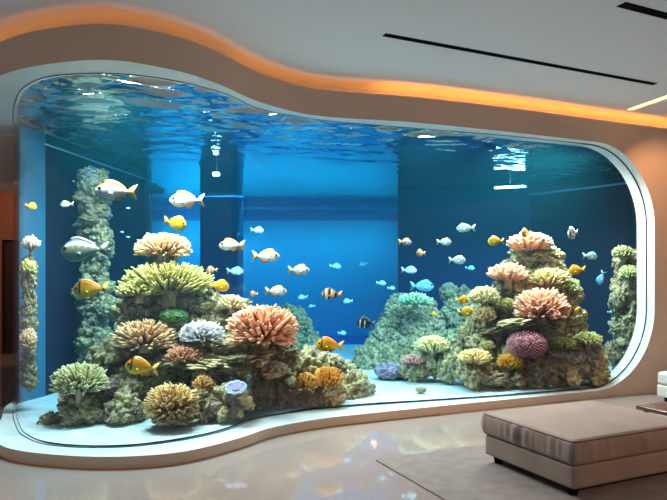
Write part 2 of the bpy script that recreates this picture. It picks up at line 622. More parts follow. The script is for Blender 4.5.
mr = nt.nodes.new('ShaderNodeMapRange')
mr.inputs['From Min'].default_value = -3.6
mr.inputs['From Max'].default_value = 0.6
mr.inputs['To Min'].default_value = 1.0
mr.inputs['To Max'].default_value = 0.10
nt.links.new(tc.outputs['Object'], sx_.inputs[0])
nt.links.new(sx_.outputs['Y'], mr.inputs['Value'])
nt.links.new(mr.outputs['Result'], bp.inputs['Strength'])
nt.links.new(tc.outputs['Object'], mp.inputs[0])
nt.links.new(mp.outputs[0], n1.inputs['Vector'])
nt.links.new(n1.outputs['Fac'], bp.inputs['Height'])
nt.links.new(bp.outputs[0], gl.inputs['Normal'])
nt.links.new(bp.outputs[0], fr.inputs['Normal'])
nt.links.new(fr.outputs[0], mix.inputs[0])
nt.links.new(tr.outputs[0], mix.inputs[1])
nt.links.new(gl.outputs[0], mix.inputs[2])
nt.links.new(mix.outputs[0], out.inputs[0])
rows = []
NT = 150
ss2 = [17.0 * q / 400 for q in range(401)]
for t in range(NT + 1):
    tt = (t / NT) ** 1.7
    row = []
    for q in ss2:
        g = glass_pt(q, 0, 0.03)
        x, y = g.x * (1 - tt) + (-5.0 + 10.8 * q / 17) * tt, g.y * (1 - tt) + 15.0 * tt
        am = 0.068 * max(0.06, min(1.0, (10.1 - y + 0.30 * x) / 4.2))
        p = Vector((x * 1.9 + 0.4 * y, y * 5.0 - 1.1 * x, 0))
        p += Vector((noise.noise(p * 0.6), noise.noise(p * 0.6 + Vector((9, 4, 1))), 0)) * 0.5
        z = am * (noise.noise(p) + 0.45 * noise.noise(p * 2.3 + Vector((3, 7, 0))))
        row.append(Vector((x, y - 9, Z_WATER - 0.02 + 0.04 * math.tanh(z / 0.04))))
    rows.append(row)
vs, fs = [], []
strip(rows, vs, fs)
mesh_obj('water_surface', vs, fs, M_surf, parent=water)

# ------------------------------------------------------------------ reef rocks
M_rock = bpy.data.materials.new('reef_rock')
M_rock.use_nodes = True
nt = M_rock.node_tree
bs = nt.nodes['Principled BSDF']
bs.inputs['Roughness'].default_value = 0.85
tc = nt.nodes.new('ShaderNodeTexCoord')
oi = nt.nodes.new('ShaderNodeObjectInfo')
va_ = nt.nodes.new('ShaderNodeVectorMath')
va_.operation = 'ADD'
cx = nt.nodes.new('ShaderNodeCombineXYZ')
mu = nt.nodes.new('ShaderNodeMath')
mu.operation = 'MULTIPLY'
mu.inputs[1].default_value = 40
nt.links.new(oi.outputs['Random'], mu.inputs[0])
nt.links.new(mu.outputs[0], cx.inputs[0])
nt.links.new(tc.outputs['Object'], va_.inputs[0])
nt.links.new(cx.outputs[0], va_.inputs[1])


def nz(scale, detail=4):
    q = nt.nodes.new('ShaderNodeTexNoise')
    q.inputs['Scale'].default_value = scale
    q.inputs['Detail'].default_value = detail
    nt.links.new(va_.outputs[0], q.inputs['Vector'])
    return q


def ramp(src, stops):
    r = nt.nodes.new('ShaderNodeValToRGB')
    e = r.color_ramp.elements
    while len(e) < len(stops):
        e.new(0.5)
    for i, (p, c) in enumerate(stops):
        e[i].position = p
        e[i].color = (*c, 1)
    nt.links.new(src, r.inputs['Fac'])
    return r


r1 = ramp(nz(1.9, 6).outputs['Fac'], [(0.30, lin((92, 82, 50))), (0.44, lin((176, 154, 104))), (0.58, lin((228, 200, 152))), (0.72, lin((152, 144, 84)))])
r2 = ramp(nz(1.1, 3).outputs['Fac'], [(0.55, (0, 0, 0)), (0.68, (1, 1, 1))])
mx = nt.nodes.new('ShaderNodeMix')
mx.data_type = 'RGBA'
mx.inputs[7].default_value = (*lin((186, 148, 136)), 1)
nt.links.new(r2.outputs[0], mx.inputs[0])
nt.links.new(r1.outputs[0], mx.inputs[6])
r3 = ramp(nz(7, 5).outputs['Fac'], [(0.35, (0.55, 0.55, 0.55)), (0.65, (1.25, 1.25, 1.2))])
m2 = nt.nodes.new('ShaderNodeMix')
m2.data_type = 'RGBA'
m2.blend_type = 'MULTIPLY'
m2.inputs[0].default_value = 1
nt.links.new(mx.outputs[2], m2.inputs[6])
nt.links.new(r3.outputs[0], m2.inputs[7])
nt.links.new(m2.outputs[2], bs.inputs['Base Color'])
bp = nt.nodes.new('ShaderNodeBump')
bp.inputs['Strength'].default_value = 0.7
bp.inputs['Distance'].default_value = 0.07
nt.links.new(nz(8, 6).outputs['Fac'], bp.inputs['Height'])
nt.links.new(bp.outputs[0], bs.inputs['Normal'])


def rock_data(seed, knob=0.32, freq=2.3, subdiv=5):
    bm = bmesh.new()
    bmesh.ops.create_icosphere(bm, subdivisions=subdiv, radius=1)
    off = Vector((seed * 7.3, seed * 3.1, -seed * 5.7))
    for v in bm.verts:
        p = v.co.copy()
        d = 1 + 0.38 * noise.noise(p * 1.1 + off)
        f1 = noise.voronoi(p * freq + off)[0]
        d += knob * 1.3 * (0.45 - 1.5 * f1[0] ** 2)
        f2 = noise.voronoi(p * freq * 2.4 + off * 2)[0]
        d += knob * 0.5 * (0.3 - 1.5 * f2[0] ** 2)
        d += 0.03 * noise.noise(p * 9 + off)
        v.co = p * d
    me = bpy.data.meshes.new('rock')
    bm.to_mesh(me)
    bm.free()
    me.polygons.foreach_set('use_smooth', [True] * len(me.polygons))
    me.materials.append(M_rock)
    return me


ROCKS = [rock_data(i, 0.30 + 0.05 * (i % 3), 1.9 + 0.4 * (i % 4)) for i in range(9)]
_rk = [0]


def add_rock(px, py, rx, ry, d, parent=None, name='rock', ky=None):
    _rk[0] += 1
    me = ROCKS[_rk[0] % len(ROCKS)]
    o = bpy.data.objects.new(name, me)
    COL.objects.link(o)
    c = at(px, py, d)
    k = d / FPX
    a = random.uniform(0, 6.28)
    o.rotation_euler = (random.uniform(-0.25, 0.25), random.uniform(-0.25, 0.25), a)
    r = (rx * k) * 1.0
    o.scale = (r, r * (ky or 0.9), ry * k * (1.15 if ry > 0.5 * rx else 1.0))
    if parent:
        o.parent = parent
        c = c - parent.location
    o.location = c
    return o


def reef(name, base, rocks, label, cat='reef'):
    e = empty(name, base, label, cat)
    for q in rocks:
        add_rock(*q, parent=e)
    return e


left_core = [
    (160, 272, 22, 14, 6.75), (150, 298, 28, 19, 6.65), (185, 290, 22, 19, 6.75), (133, 315, 22, 18, 6.5), (175, 316, 28, 19, 6.6), (210, 306, 24, 14, 6.75),
    (236, 311, 18, 9, 6.7), (226, 325, 26, 13, 6.65), (150, 342, 30, 16, 6.45), (124, 340, 14, 18, 6.4), (195, 342, 28, 13, 6.5), (240, 342, 28, 12, 6.55),
    (178, 361, 26, 8, 6.15), (212, 364, 30, 7, 6.1), (250, 359, 28, 8, 6.2), (277, 350, 20, 12, 6.4),
    (112, 362, 22, 18, 6.25), (133, 384, 20, 16, 6.1), (157, 374, 22, 14, 6.25), (98, 380, 14, 18, 6.15), (110, 400, 18, 14, 6.1),
    (200, 388, 34, 18, 6.6), (240, 385, 34, 20, 6.8), (180, 395, 24, 16, 6.3), (150, 400, 22, 16, 6.3),
    (205, 380, 13, 9, 5.95), (271, 371, 18, 10, 6.3), (290, 366, 16, 14, 6.8), (312, 366, 20, 14, 6.95), (332, 366, 14, 10, 7.0), (346, 376, 12, 12, 7.05),
    (282, 384, 18, 16, 6.7), (310, 384, 20, 14, 6.9), (350, 390, 18, 16, 7.0), (362, 396, 10, 10, 7.05),
    (215, 352, 30, 14, 6.7), (182, 374, 26, 14, 6.5), (200, 345, 30, 14, 6.75), (200, 330, 20, 12, 6.45), (165, 330, 20, 12, 6.45), (262, 344, 14, 14, 6.45),
]
reef('reef_mound', at(200, 405, 6.5), left_core, 'tall knobbly brown rock reef on the left, carrying tiers of coral')
right_core = [
    (531, 257, 20, 8, 8.3), (548, 261, 16, 11, 8.3), (520, 270, 18, 12, 8.3), (558, 276, 14, 14, 8.25), (538, 284, 24, 14, 8.2), (510, 288, 18, 12, 8.15),
    (566, 300, 14, 18, 8.1), (545, 311, 24, 16, 8.1), (495, 304, 14, 12, 8.1), (516, 312, 20, 12, 8.1), (481, 322, 14, 13, 8.0), (571, 326, 15, 16, 8.0),
    (500, 334, 22, 13, 8.05), (541, 336, 24, 16, 8.0), (470, 338, 11, 12, 7.95), (508, 325, 28, 6, 7.85), (481, 347, 16, 10, 7.8), (560, 346, 20, 16, 7.9),
    (585, 352, 15, 15, 7.95), (592, 367, 14, 12, 7.8), (570, 368, 18, 14, 7.8), (546, 372, 18, 13, 7.75), (520, 372, 18, 13, 7.75), (502, 366, 18, 14, 7.75),
    (502, 346, 26, 16, 8.15), (455, 356, 11, 13, 7.8), (463, 366, 14, 12, 7.7), (530, 352, 20, 14, 7.95),
]
reef('reef_mound', at(525, 372, 8.0), right_core, 'tall grey green rock reef on the right, carrying pink spiky corals')


def scatter(n, quad, d0, d1, r0, r1, seed):
    rnd = random.Random(seed)
    (ax, ay), (bx, by), (cx_, cy), (dx, dy) = quad
    res = []
    for i in range(n):
        u, v = (i * 0.6180339) % 1, (i + 0.5) / n
        lx, ly = ax + (dx - ax) * v, ay + (dy - ay) * v
        rx_, ry_ = bx + (cx_ - bx) * v, by + (cy - by) * v
        r = r0 + (r1 - r0) * rnd.random()
        res.append((lx + (rx_ - lx) * u, ly + (ry_ - ly) * u, r, r * 0.8, d0 + (d1 - d0) * (1 - v) + rnd.uniform(-0.1, 0.1)))
    return res


reef('reef_mound', at(405, 366, 9.6), scatter(88, ((402, 300), (426, 300), (462, 368), (348, 368)), 9.1, 10.1, 5.5, 11, 3),
     'hazy blue green rock slope behind, between the two tall reefs')
reef('reef_mound', at(300, 360, 10.0), scatter(44, ((288, 312), (300, 312), (326, 364), (262, 364)), 9.4, 10.1, 6, 10, 5),
     'distant teal rock slope partly hidden behind the big salmon coral')
reef('reef_mound', at(458, 345, 10.2), scatter(30, ((450, 292), (472, 292), (490, 350), (440, 350)), 9.9, 10.4, 6, 11, 6),
     'dim teal rock slope just behind the left flank of the right reef')
tower = [(95, 182 + i * 13.5, 15 + 3 * math.sin(i * 1.7), 11, 7.55) for i in range(14)] + [(88, 222, 12, 5, 7.4), (104, 240, 10, 10, 7.45), (86, 290, 10, 10, 7.4), (106, 305, 9, 10, 7.45)]
reef('rock_column', at(95, 365, 7.55), tower, 'slender teal rock column standing against the dark left panel')
tower = [(627 + 3 * math.sin(i * 2.1), 262 + i * 13, 13, 10, 8.8) for i in range(9)] + [(612, 352, 7, 8, 8.7), (634, 290, 8, 12, 8.7), (617, 300, 7, 10, 8.7), (632, 335, 9, 12, 8.7)]
reef('rock_column', at(625, 372, 8.8), tower, 'rock column at the right end of the tank beside the frame')
tower = [(29, 268 + i * 14, 7.5, 9, 6.25) for i in range(9)]  # added rocks standing in for the reef reflected in the side glass
reef('rock_column', at(29, 396, 6.25), tower, 'narrow rock column in place of the reef mirrored in the left glass end')

GR = 'loose boulders on the white sand'
for q, lab in [
    ((49, 421, 11, 6, 5.75), 'small flat stone farthest left on the sand at the reef foot'),
    ((72, 404, 14, 14, 6.0), 'dark rounded boulder behind the big knobbly one, under the green spiky coral'),
    ((82, 412, 21, 14, 5.75), 'big knobbly greenish boulder under the green spiky coral'),
    ((125, 410, 19, 15, 5.75), 'large lumpy grey boulder left of the tan sea urchin shaped coral'),
    ((171, 418, 21, 8, 5.55), 'low moss green stone carrying the front tan spiky coral'),
    ((203, 404, 13, 13, 5.75), 'rounded dark boulder right of the front tan spiky coral'),
    ((229, 402, 22, 15, 5.85), 'broad pale green boulder under the round white and blue disc coral'),
    ((261, 391, 16, 14, 6.35), 'grey boulder at the foot of the salmon coral ledge'),
    ((284, 392, 14, 13, 6.45), 'tall rounded boulder left of the two orange corals'),
    ((306, 397, 14, 7, 6.55), 'low flat stone in front of the smaller orange coral'),
    ((331, 393, 19, 13, 6.6), 'pale green boulder carrying the larger orange coral'),
    ((365, 394, 11, 11, 7.1), 'grey boulder at the right tip of the left reef'),
    ((433, 362, 16, 13, 8.05), 'grey boulder under the cream green coral beside the right reef'),
    ((413, 370, 14, 11, 8.0), 'grey boulder carrying the small pink coral, left of the right reef'),
    ((447, 368, 10, 12, 7.8), 'upright tan boulder between the cream coral and the yellow coral'),
    ((474, 371, 17, 14, 7.5), 'large rounded boulder under the flat yellow coral'),
    ((495, 379, 15, 7, 7.5), 'low green stone in front of the orange coral on the right reef'),
    ((514, 379, 13, 9, 7.55), 'grey stone beside the low green one at the right reef foot'),
    ((541, 376, 15, 11, 7.6), 'mid sized boulder below the magenta ball coral'),
    ((566, 376, 16, 10, 7.65), 'boulder below the olive corals at the right reef foot'),
    ((595, 374, 13, 8, 7.75), 'rightmost stone at the foot of the right reef'),
]:
    o = add_rock(*q, name='boulder')
    tag(o, lab, 'rock', GR)

# ------------------------------------------------------------------ corals
M_coral = bpy.data.materials.new('coral_skin')
M_coral.use_nodes = True
nt = M_coral.node_tree
bs = nt.nodes['Principled BSDF']
bs.inputs['Roughness'].default_value = 0.7
at_n = nt.nodes.new('ShaderNodeAttribute')
at_n.attribute_name = 'Col'
nt.links.new(at_n.outputs['Color'], bs.inputs['Base Color'])


def mixc(a, b, t):
    return tuple(a[i] * (1 - t) + b[i] * t for i in range(3))


def radial_coral(px, py, rx, h, d, c0, c1, label, cat='coral', n=150, fr=1.25, theta=1.55, fork=0.8, name='spiky_coral', group=None, sq=0.85, stalk=0.4, seed=None, droop=0.0, start=0.22):
    """px,py: middle of the coral's underside; rx half width, h height in photo pixels at depth d"""
    rnd = random.Random(seed if seed is not None else int(px * 13 + py))
    k = d / FPX
    R, H, f = rx * k, h * k, fr * k
    e = empty(name, at(px, py, d), label, cat, group)
    mb = MB()
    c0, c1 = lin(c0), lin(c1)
    gold = PI * (3 - math.sqrt(5))
    for i in range(n):
        u = (i + 0.5) / n
        ct = 1 - u * (1 - math.cos(theta))
        th = math.acos(max(-1, min(1, ct))) + rnd.uniform(-0.07, 0.07)
        ph = i * gold + rnd.uniform(-0.15, 0.15)
        L = rnd.uniform(0.9, 1.04)
        tip = Vector((R * math.sin(th) * math.cos(ph) * L, R * sq * math.sin(th) * math.sin(ph) * L, H * 0.86 * math.copysign(abs(math.cos(th)) ** 0.8, math.cos(th)) * L - droop * H * math.sin(th) ** 4))
        beg = Vector((tip.x * start, tip.y * start, tip.z * start * 0.6))
        midp = beg.lerp(tip, 0.55) - Vector((0, 0, 0.10 * H * math.sin(th)))
        ff = f * rnd.uniform(0.8, 1.2)
        tint = rnd.uniform(0.85, 1.12)
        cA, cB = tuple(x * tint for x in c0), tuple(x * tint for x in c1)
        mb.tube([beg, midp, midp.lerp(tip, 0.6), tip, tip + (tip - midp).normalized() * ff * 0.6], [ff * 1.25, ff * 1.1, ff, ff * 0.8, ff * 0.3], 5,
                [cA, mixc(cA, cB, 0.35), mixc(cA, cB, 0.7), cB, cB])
        if rnd.random() < fork:
            dv = (tip - midp)
            sd = Vector((rnd.uniform(-1, 1), rnd.uniform(-1, 1), rnd.uniform(-0.4, 1))).normalized() * dv.length * 0.27
            t2 = midp.lerp(tip, 0.97) + sd
            mb.tube([midp, midp.lerp(t2, 0.6) + sd * 0.15, t2, t2 + dv.normalized() * ff * 0.5], [ff, ff * 0.9, ff * 0.75, ff * 0.25], 5,
                    [mixc(cA, cB, 0.35), mixc(cA, cB, 0.7), cB, cB])
    mb.build('branches', M_coral, e)
    if stalk:
        sb = MB()
        prof = [(-stalk * H * 1.3, 0.20), (-stalk * H * 0.6, 0.16), (-0.1 * H, 0.20), (0.06 * H, 0.34), (0.2 * H, 0.46), (0.3 * H, 0.30)]
        sb.tube([Vector((0, 0, z)) for z, _ in prof], [r * R for _, r in prof], 14)
        sb.build('stalk', M_rock, e)
    return e


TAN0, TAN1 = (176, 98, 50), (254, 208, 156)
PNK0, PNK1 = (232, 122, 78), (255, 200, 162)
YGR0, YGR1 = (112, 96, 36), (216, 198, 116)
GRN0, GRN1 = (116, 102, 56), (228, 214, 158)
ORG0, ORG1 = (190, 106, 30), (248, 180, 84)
# left reef
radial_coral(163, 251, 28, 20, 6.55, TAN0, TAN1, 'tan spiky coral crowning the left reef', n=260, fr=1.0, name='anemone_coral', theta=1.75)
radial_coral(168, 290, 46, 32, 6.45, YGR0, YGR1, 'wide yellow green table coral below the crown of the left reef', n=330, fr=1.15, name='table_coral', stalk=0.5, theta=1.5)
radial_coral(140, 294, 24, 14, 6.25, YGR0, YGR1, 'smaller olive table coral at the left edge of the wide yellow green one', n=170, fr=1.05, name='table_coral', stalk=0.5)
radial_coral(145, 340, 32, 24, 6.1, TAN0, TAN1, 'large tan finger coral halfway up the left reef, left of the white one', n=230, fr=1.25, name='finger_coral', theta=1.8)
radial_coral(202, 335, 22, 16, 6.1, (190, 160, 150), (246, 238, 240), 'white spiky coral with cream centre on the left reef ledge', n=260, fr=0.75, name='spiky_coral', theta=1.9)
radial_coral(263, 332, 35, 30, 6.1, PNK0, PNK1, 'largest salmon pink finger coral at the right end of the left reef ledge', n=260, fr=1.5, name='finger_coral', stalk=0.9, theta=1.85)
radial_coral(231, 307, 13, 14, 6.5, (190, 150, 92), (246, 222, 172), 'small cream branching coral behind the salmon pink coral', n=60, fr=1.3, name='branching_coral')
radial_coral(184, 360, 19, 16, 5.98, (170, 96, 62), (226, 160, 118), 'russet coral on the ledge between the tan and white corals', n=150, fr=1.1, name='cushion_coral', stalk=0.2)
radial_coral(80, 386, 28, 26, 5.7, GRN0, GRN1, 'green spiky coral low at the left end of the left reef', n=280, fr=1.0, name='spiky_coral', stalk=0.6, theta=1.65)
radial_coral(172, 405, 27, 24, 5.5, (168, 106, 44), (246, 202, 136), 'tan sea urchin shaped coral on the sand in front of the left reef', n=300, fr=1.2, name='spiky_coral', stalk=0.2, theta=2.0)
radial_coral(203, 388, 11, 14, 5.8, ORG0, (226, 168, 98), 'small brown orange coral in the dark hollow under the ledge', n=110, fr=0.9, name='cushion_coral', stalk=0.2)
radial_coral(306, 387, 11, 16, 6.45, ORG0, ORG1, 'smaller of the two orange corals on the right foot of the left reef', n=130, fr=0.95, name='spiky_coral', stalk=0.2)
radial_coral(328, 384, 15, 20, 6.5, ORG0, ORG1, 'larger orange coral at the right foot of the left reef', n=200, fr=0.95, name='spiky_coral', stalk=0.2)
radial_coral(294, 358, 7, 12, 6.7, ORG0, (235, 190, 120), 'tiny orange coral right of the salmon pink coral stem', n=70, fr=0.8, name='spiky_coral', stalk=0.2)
# right reef
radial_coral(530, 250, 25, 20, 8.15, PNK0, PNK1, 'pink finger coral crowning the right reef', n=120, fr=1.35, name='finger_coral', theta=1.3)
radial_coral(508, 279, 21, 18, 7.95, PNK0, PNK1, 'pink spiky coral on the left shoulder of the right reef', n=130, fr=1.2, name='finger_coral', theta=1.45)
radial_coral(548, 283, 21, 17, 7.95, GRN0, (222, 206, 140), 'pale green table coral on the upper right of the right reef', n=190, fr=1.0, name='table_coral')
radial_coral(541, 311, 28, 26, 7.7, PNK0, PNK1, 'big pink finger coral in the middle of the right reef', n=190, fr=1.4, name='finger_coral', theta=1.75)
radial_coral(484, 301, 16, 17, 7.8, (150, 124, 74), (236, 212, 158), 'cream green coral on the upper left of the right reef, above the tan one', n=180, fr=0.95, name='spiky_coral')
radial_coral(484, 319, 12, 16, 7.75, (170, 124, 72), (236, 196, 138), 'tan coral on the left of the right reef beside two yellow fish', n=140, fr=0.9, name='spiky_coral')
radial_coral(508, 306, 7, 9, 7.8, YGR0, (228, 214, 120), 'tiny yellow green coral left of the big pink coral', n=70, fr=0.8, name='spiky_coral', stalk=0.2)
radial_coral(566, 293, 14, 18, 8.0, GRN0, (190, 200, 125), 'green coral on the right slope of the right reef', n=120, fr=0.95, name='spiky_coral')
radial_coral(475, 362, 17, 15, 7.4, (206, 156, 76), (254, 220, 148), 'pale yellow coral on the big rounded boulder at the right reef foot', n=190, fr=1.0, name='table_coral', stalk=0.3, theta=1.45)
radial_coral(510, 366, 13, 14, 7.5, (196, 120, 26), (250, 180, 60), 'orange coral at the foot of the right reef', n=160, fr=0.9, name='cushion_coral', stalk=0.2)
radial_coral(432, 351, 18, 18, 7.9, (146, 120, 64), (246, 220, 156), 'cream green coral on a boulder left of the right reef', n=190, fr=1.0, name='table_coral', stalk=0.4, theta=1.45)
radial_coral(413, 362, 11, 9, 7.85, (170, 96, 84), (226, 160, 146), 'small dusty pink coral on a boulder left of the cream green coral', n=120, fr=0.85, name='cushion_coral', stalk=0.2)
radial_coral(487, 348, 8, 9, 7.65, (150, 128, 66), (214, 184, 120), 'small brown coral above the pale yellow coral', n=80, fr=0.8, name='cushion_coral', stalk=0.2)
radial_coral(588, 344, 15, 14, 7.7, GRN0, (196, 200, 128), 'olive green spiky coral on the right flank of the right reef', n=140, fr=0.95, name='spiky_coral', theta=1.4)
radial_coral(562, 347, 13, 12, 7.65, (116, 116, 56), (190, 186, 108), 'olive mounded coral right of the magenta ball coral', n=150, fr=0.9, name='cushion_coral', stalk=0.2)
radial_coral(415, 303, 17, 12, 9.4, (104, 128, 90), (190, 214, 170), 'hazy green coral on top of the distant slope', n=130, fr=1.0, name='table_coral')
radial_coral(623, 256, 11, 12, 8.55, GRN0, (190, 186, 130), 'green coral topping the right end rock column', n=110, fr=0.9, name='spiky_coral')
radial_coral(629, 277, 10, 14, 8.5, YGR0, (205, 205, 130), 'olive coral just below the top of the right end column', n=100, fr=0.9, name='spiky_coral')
radial_coral(31, 249, 9, 15, 6.2, (196, 150, 140), (250, 216, 206), 'pale pink coral in place of a reflected one in the left glass end', n=70, fr=1.0, name='spiky_coral', theta=1.3)  # this and the next two corals stand in for reflections in the glass
radial_coral(28, 272, 8, 14, 6.12, YGR0, (226, 214, 130), 'yellow green coral in place of a reflected one, below the pink one', n=90, fr=0.9, name='spiky_coral')
radial_coral(28, 344, 8, 18, 6.12, TAN0, TAN1, 'tan round coral in place of a reflected one low in the left glass end', n=110, fr=0.9, name='spiky_coral', theta=1.7)


def ball_coral(px, py, rx, ry, d, c0, c1, label, name='brain_coral', n=0, fr=0.9, freq=7, amp=0.12):
    k = d / FPX
    e = empty(name, at(px, py + ry, d), label, 'coral')
    bm = bmesh.new()
    bmesh.ops.create_icosphere(bm, subdivisions=5, radius=1)
    vs, cs = [], []
    L0, L1 = lin(c0), lin(c1)
    for v in bm.verts:
        p = v.co.copy()
        f = noise.voronoi(p * freq * 0.5 + Vector((px, py, 0)))[0]
        q = max(0, 1 - 2.2 * f[0] ** 2)
        dd = 1 + 0.12 * noise.noise(p * 1.5 + Vector((px, 0, py))) + amp * (q - 0.5)
        vs.append(Vector((p.x * dd * rx * k, p.y * dd * rx * k * 0.9, p.z * dd * ry * k + ry * k)))
        cs.append(mixc(L0, L1, q))
    bm.verts.index_update()
    fs = [tuple(v.index for v in f.verts) for f in bm.faces]
    bm.free()
    mesh_obj('body', vs, fs, M_coral, e, cols=cs)
    if n:
        mb = MB()
        gold = PI * (3 - math.sqrt(5))
        rnd = random.Random(px)
        for i in range(n):
            z = 1 - 1.75 * (i + 0.5) / n
            r = math.sqrt(max(0, 1 - z * z))
            dr = Vector((r * math.cos(i * gold), r * math.sin(i * gold), z))
            a = Vector((dr.x * rx * k * 0.85, dr.y * rx * k * 0.8, dr.z * ry * k * 0.85 + ry * k))
            b_ = Vector((dr.x * rx * k * 1.12, dr.y * rx * k * 1.05, dr.z * ry * k * 1.12 + ry * k)) * rnd.uniform(0.97, 1.03)
            mb.tube([a, a.lerp(b_, 0.6), b_], [fr * k * 1.3, fr * k, fr * k * 0.6], 5, [L0, mixc(L0, L1, 0.6), L1])
        mb.build('polyps', M_coral, e)
    return e


ball_coral(527, 345, 18, 13, 7.5, (150, 70, 76), (226, 150, 150), 'round magenta pink ball coral low on the right reef', 'ball_coral', n=420, fr=0.75)
ball_coral(174, 316, 14, 7, 6.2, (44, 84, 30), (104, 148, 62), 'bright green mounded coral between the tan and white corals', 'brain_coral')
ball_coral(110, 388, 13, 10, 5.95, (110, 74, 72), (180, 140, 132), 'dusty pink lumpy coral beside the green spiky coral', 'lumpy_coral')
ball_coral(133, 387, 13, 9, 5.9, (92, 80, 48), (168, 146, 100), 'brown lumpy coral right of the dusty pink one', 'lumpy_coral')
ball_coral(391, 371, 17, 8.5, 8.15, (96, 76, 92), (166, 140, 152), 'low purple grey brain coral on the sand left of the right reef', 'brain_coral')
ball_coral(421, 389.5, 6, 3, 7.2, (120, 100, 62), (196, 170, 120), 'small lone tan coral stone on the open white sand', 'coral_stone')
ball_coral(270, 369, 17, 9, 6.15, (92, 70, 52), (164, 134, 104), 'brown hanging lump coral under the salmon coral ledge', 'lumpy_coral')
# disc coral with a ruffled rim
k = 5.7 / FPX
e = empty('disc_coral', at(236, 389, 5.7), 'round white and blue disc coral on the pale green boulder', 'coral')
vs, cs, fs = [], [], []
NR, NA = 7, 48
for side in (0, 1):
    for i in range(NR):
        r = i / (NR - 1)
        for j in range(NA):
            a = 2 * PI * j / NA
            ruf = 0.06 * math.sin(a * 9) * r * r
            rr = 11 * k * r * (1 + 0.04 * math.sin(a * 5))
            vs.append(Vector((rr * math.cos(a), rr * math.sin(a) * 0.9, (0.25 * r * r + ruf) * 11 * k - side * 0.012)))
            t = abs(math.sin(a * 12)) * 0.35
            cs.append(mixc(lin((190, 110, 100)), mixc(lin((130, 136, 190)), lin((196, 198, 220)), t + 0.2), min(1, r * 2.2)) if r < 0.92 else lin((206, 206, 222)))
for side in (0, 1):
    o0 = side * NR * NA
    for i in range(NR - 1):
        for j in range(NA):
            q = (o0 + i * NA + j, o0 + (i + 1) * NA + j, o0 + (i + 1) * NA + (j + 1) % NA, o0 + i * NA + (j + 1) % NA)
            fs.append(q if side == 0 else q[::-1])
for j in range(NA):
    a0 = (NR - 1) * NA
    fs.append((a0 + j, NR * NA + a0 + j, NR * NA + a0 + (j + 1) % NA, a0 + (j + 1) % NA))
o = mesh_obj('disc', vs, fs, M_coral, e, cols=cs)
o.rotation_euler = (0.55, 0, 0)
sb = MB()
sb.tube([Vector((0, 0.01, -0.05)), Vector((0, 0.0, 0.0))], [0.03, 0.045], 10, [lin((150, 140, 120))] * 2)
sb.build('stalk', M_coral, e)

# ------------------------------------------------------------------ fish
M_fish = bpy.data.materials.new('fish_skin')
M_fish.use_nodes = True
nt = M_fish.node_tree
bs = nt.nodes['Principled BSDF']
bs.inputs['Roughness'].default_value = 0.38
at_n = nt.nodes.new('ShaderNodeAttribute')
at_n.attribute_name = 'Col'
nt.links.new(at_n.outputs['Color'], bs.inputs['Base Color'])
M_eye = mat('fish_eye', (0.008, 0.008, 0.01), 0.15)

W_ = lin((214, 218, 214))
KINDS = {}


def fish_kind(key, depth, thick, colfun, fin, tailc, nose=1.0, fin_h=0.22, tail_h=0.40, tail_fork=0.5):
    KINDS[key] = dict(depth=depth, thick=thick, col=colfun, fin=lin(fin), tail=lin(tailc), nose=nose, fin_h=fin_h, tail_h=tail_h, fork=tail_fork, cache=None)


def c_silver(u, v):  # u: 0 nose .. 1 tail base, v: -1 belly .. 1 back
    if 0.16 < u < 0.23 and v > -0.35:
        return lin((30, 26, 26))
    c = W_
    if v > 0.45:
        c = mixc(W_, lin((240, 140, 30)), min(1, (v - 0.45) * 2.6))
    elif v < -0.55:
        c = mixc(W_, lin((240, 205, 120)), 0.45)
    elif 0.0 < v < 0.45:
        c = mixc(W_, lin((170, 186, 190)), 0.6)
    return c


def c_yellow(u, v):
    if u < 0.08:
        return lin((250, 200, 90))
    return mixc(lin((255, 206, 20)), lin((246, 140, 0)), max(0, min(1, (v + 0.1) * 1.0)))


def c_yband(u, v):
    if 0.22 < u < 0.27 and v > -0.5:
        return lin((70, 40, 10))
    return mixc(lin((252, 196, 20)), lin((240, 128, 4)), max(0, min(1, (v + 0.2))))


def c_clown(u, v):
    for a, b_ in ((0.10, 0.2), (0.40, 0.56), (0.80, 0.95)):
        if a < u < b_:
            return lin((16, 14, 14))
    for a, b_ in ((0.2, 0.28), (0.56, 0.64)):
        if a < u < b_:
            return W_
    return mixc(lin((240, 200, 150)), lin((232, 130, 40)), max(0, min(1, v + 0.4)))


def c_black(u, v):
    if 0.22 < u < 0.30 and v < 0.5 or 0.5 < u < 0.58 and v < 0.4:
        return lin((215, 215, 205))
    return lin((14, 15, 18))


def c_cyan(u, v):
    return mixc(lin((220, 240, 240)), lin((110, 190, 205)), max(0, min(1, v + 0.3)))


def c_cyano(u, v):
    return mixc(c_cyan(u, v), lin((226, 190, 100)), max(0, min(1, (v - 0.4) * 2)))


def c_blue(u, v):
    return mixc(lin((150, 205, 225)), lin((60, 130, 175)), max(0, min(1, v + 0.4)))


def c_grey(u, v):
    if v > 0.80:
        return lin((84, 94, 104))
    if v > 0.56 and u > 0.12:
        return lin((222, 220, 210))
    if 0.06 < u < 0.2 and v > 0.05:
        return lin((36, 40, 44))
    if v < -0.3:
        return lin((120, 160, 146))
    n_ = 0.5 + 0.5 * math.sin(u * 40 + v * 9) * math.sin(v * 14)
    return mixc(lin((96, 100, 92)), lin((164, 152, 118)), n_)


def c_orange(u, v):
    if 0.3 < u < 0.42 or 0.66 < u < 0.74:
        return lin((240, 225, 200))
    return lin((214, 128, 50))


def c_angel(u, v):
    if 0.15 < u < 0.24 or 0.5 < u < 0.66:
        return lin((24, 30, 30))
    if 0.34 < u < 0.42:
        return lin((220, 190, 90))
    return W_


def c_olive(u, v):
    return mixc(lin((176, 140, 40)), lin((224, 130, 24)), max(0, min(1, v + 0.3)))


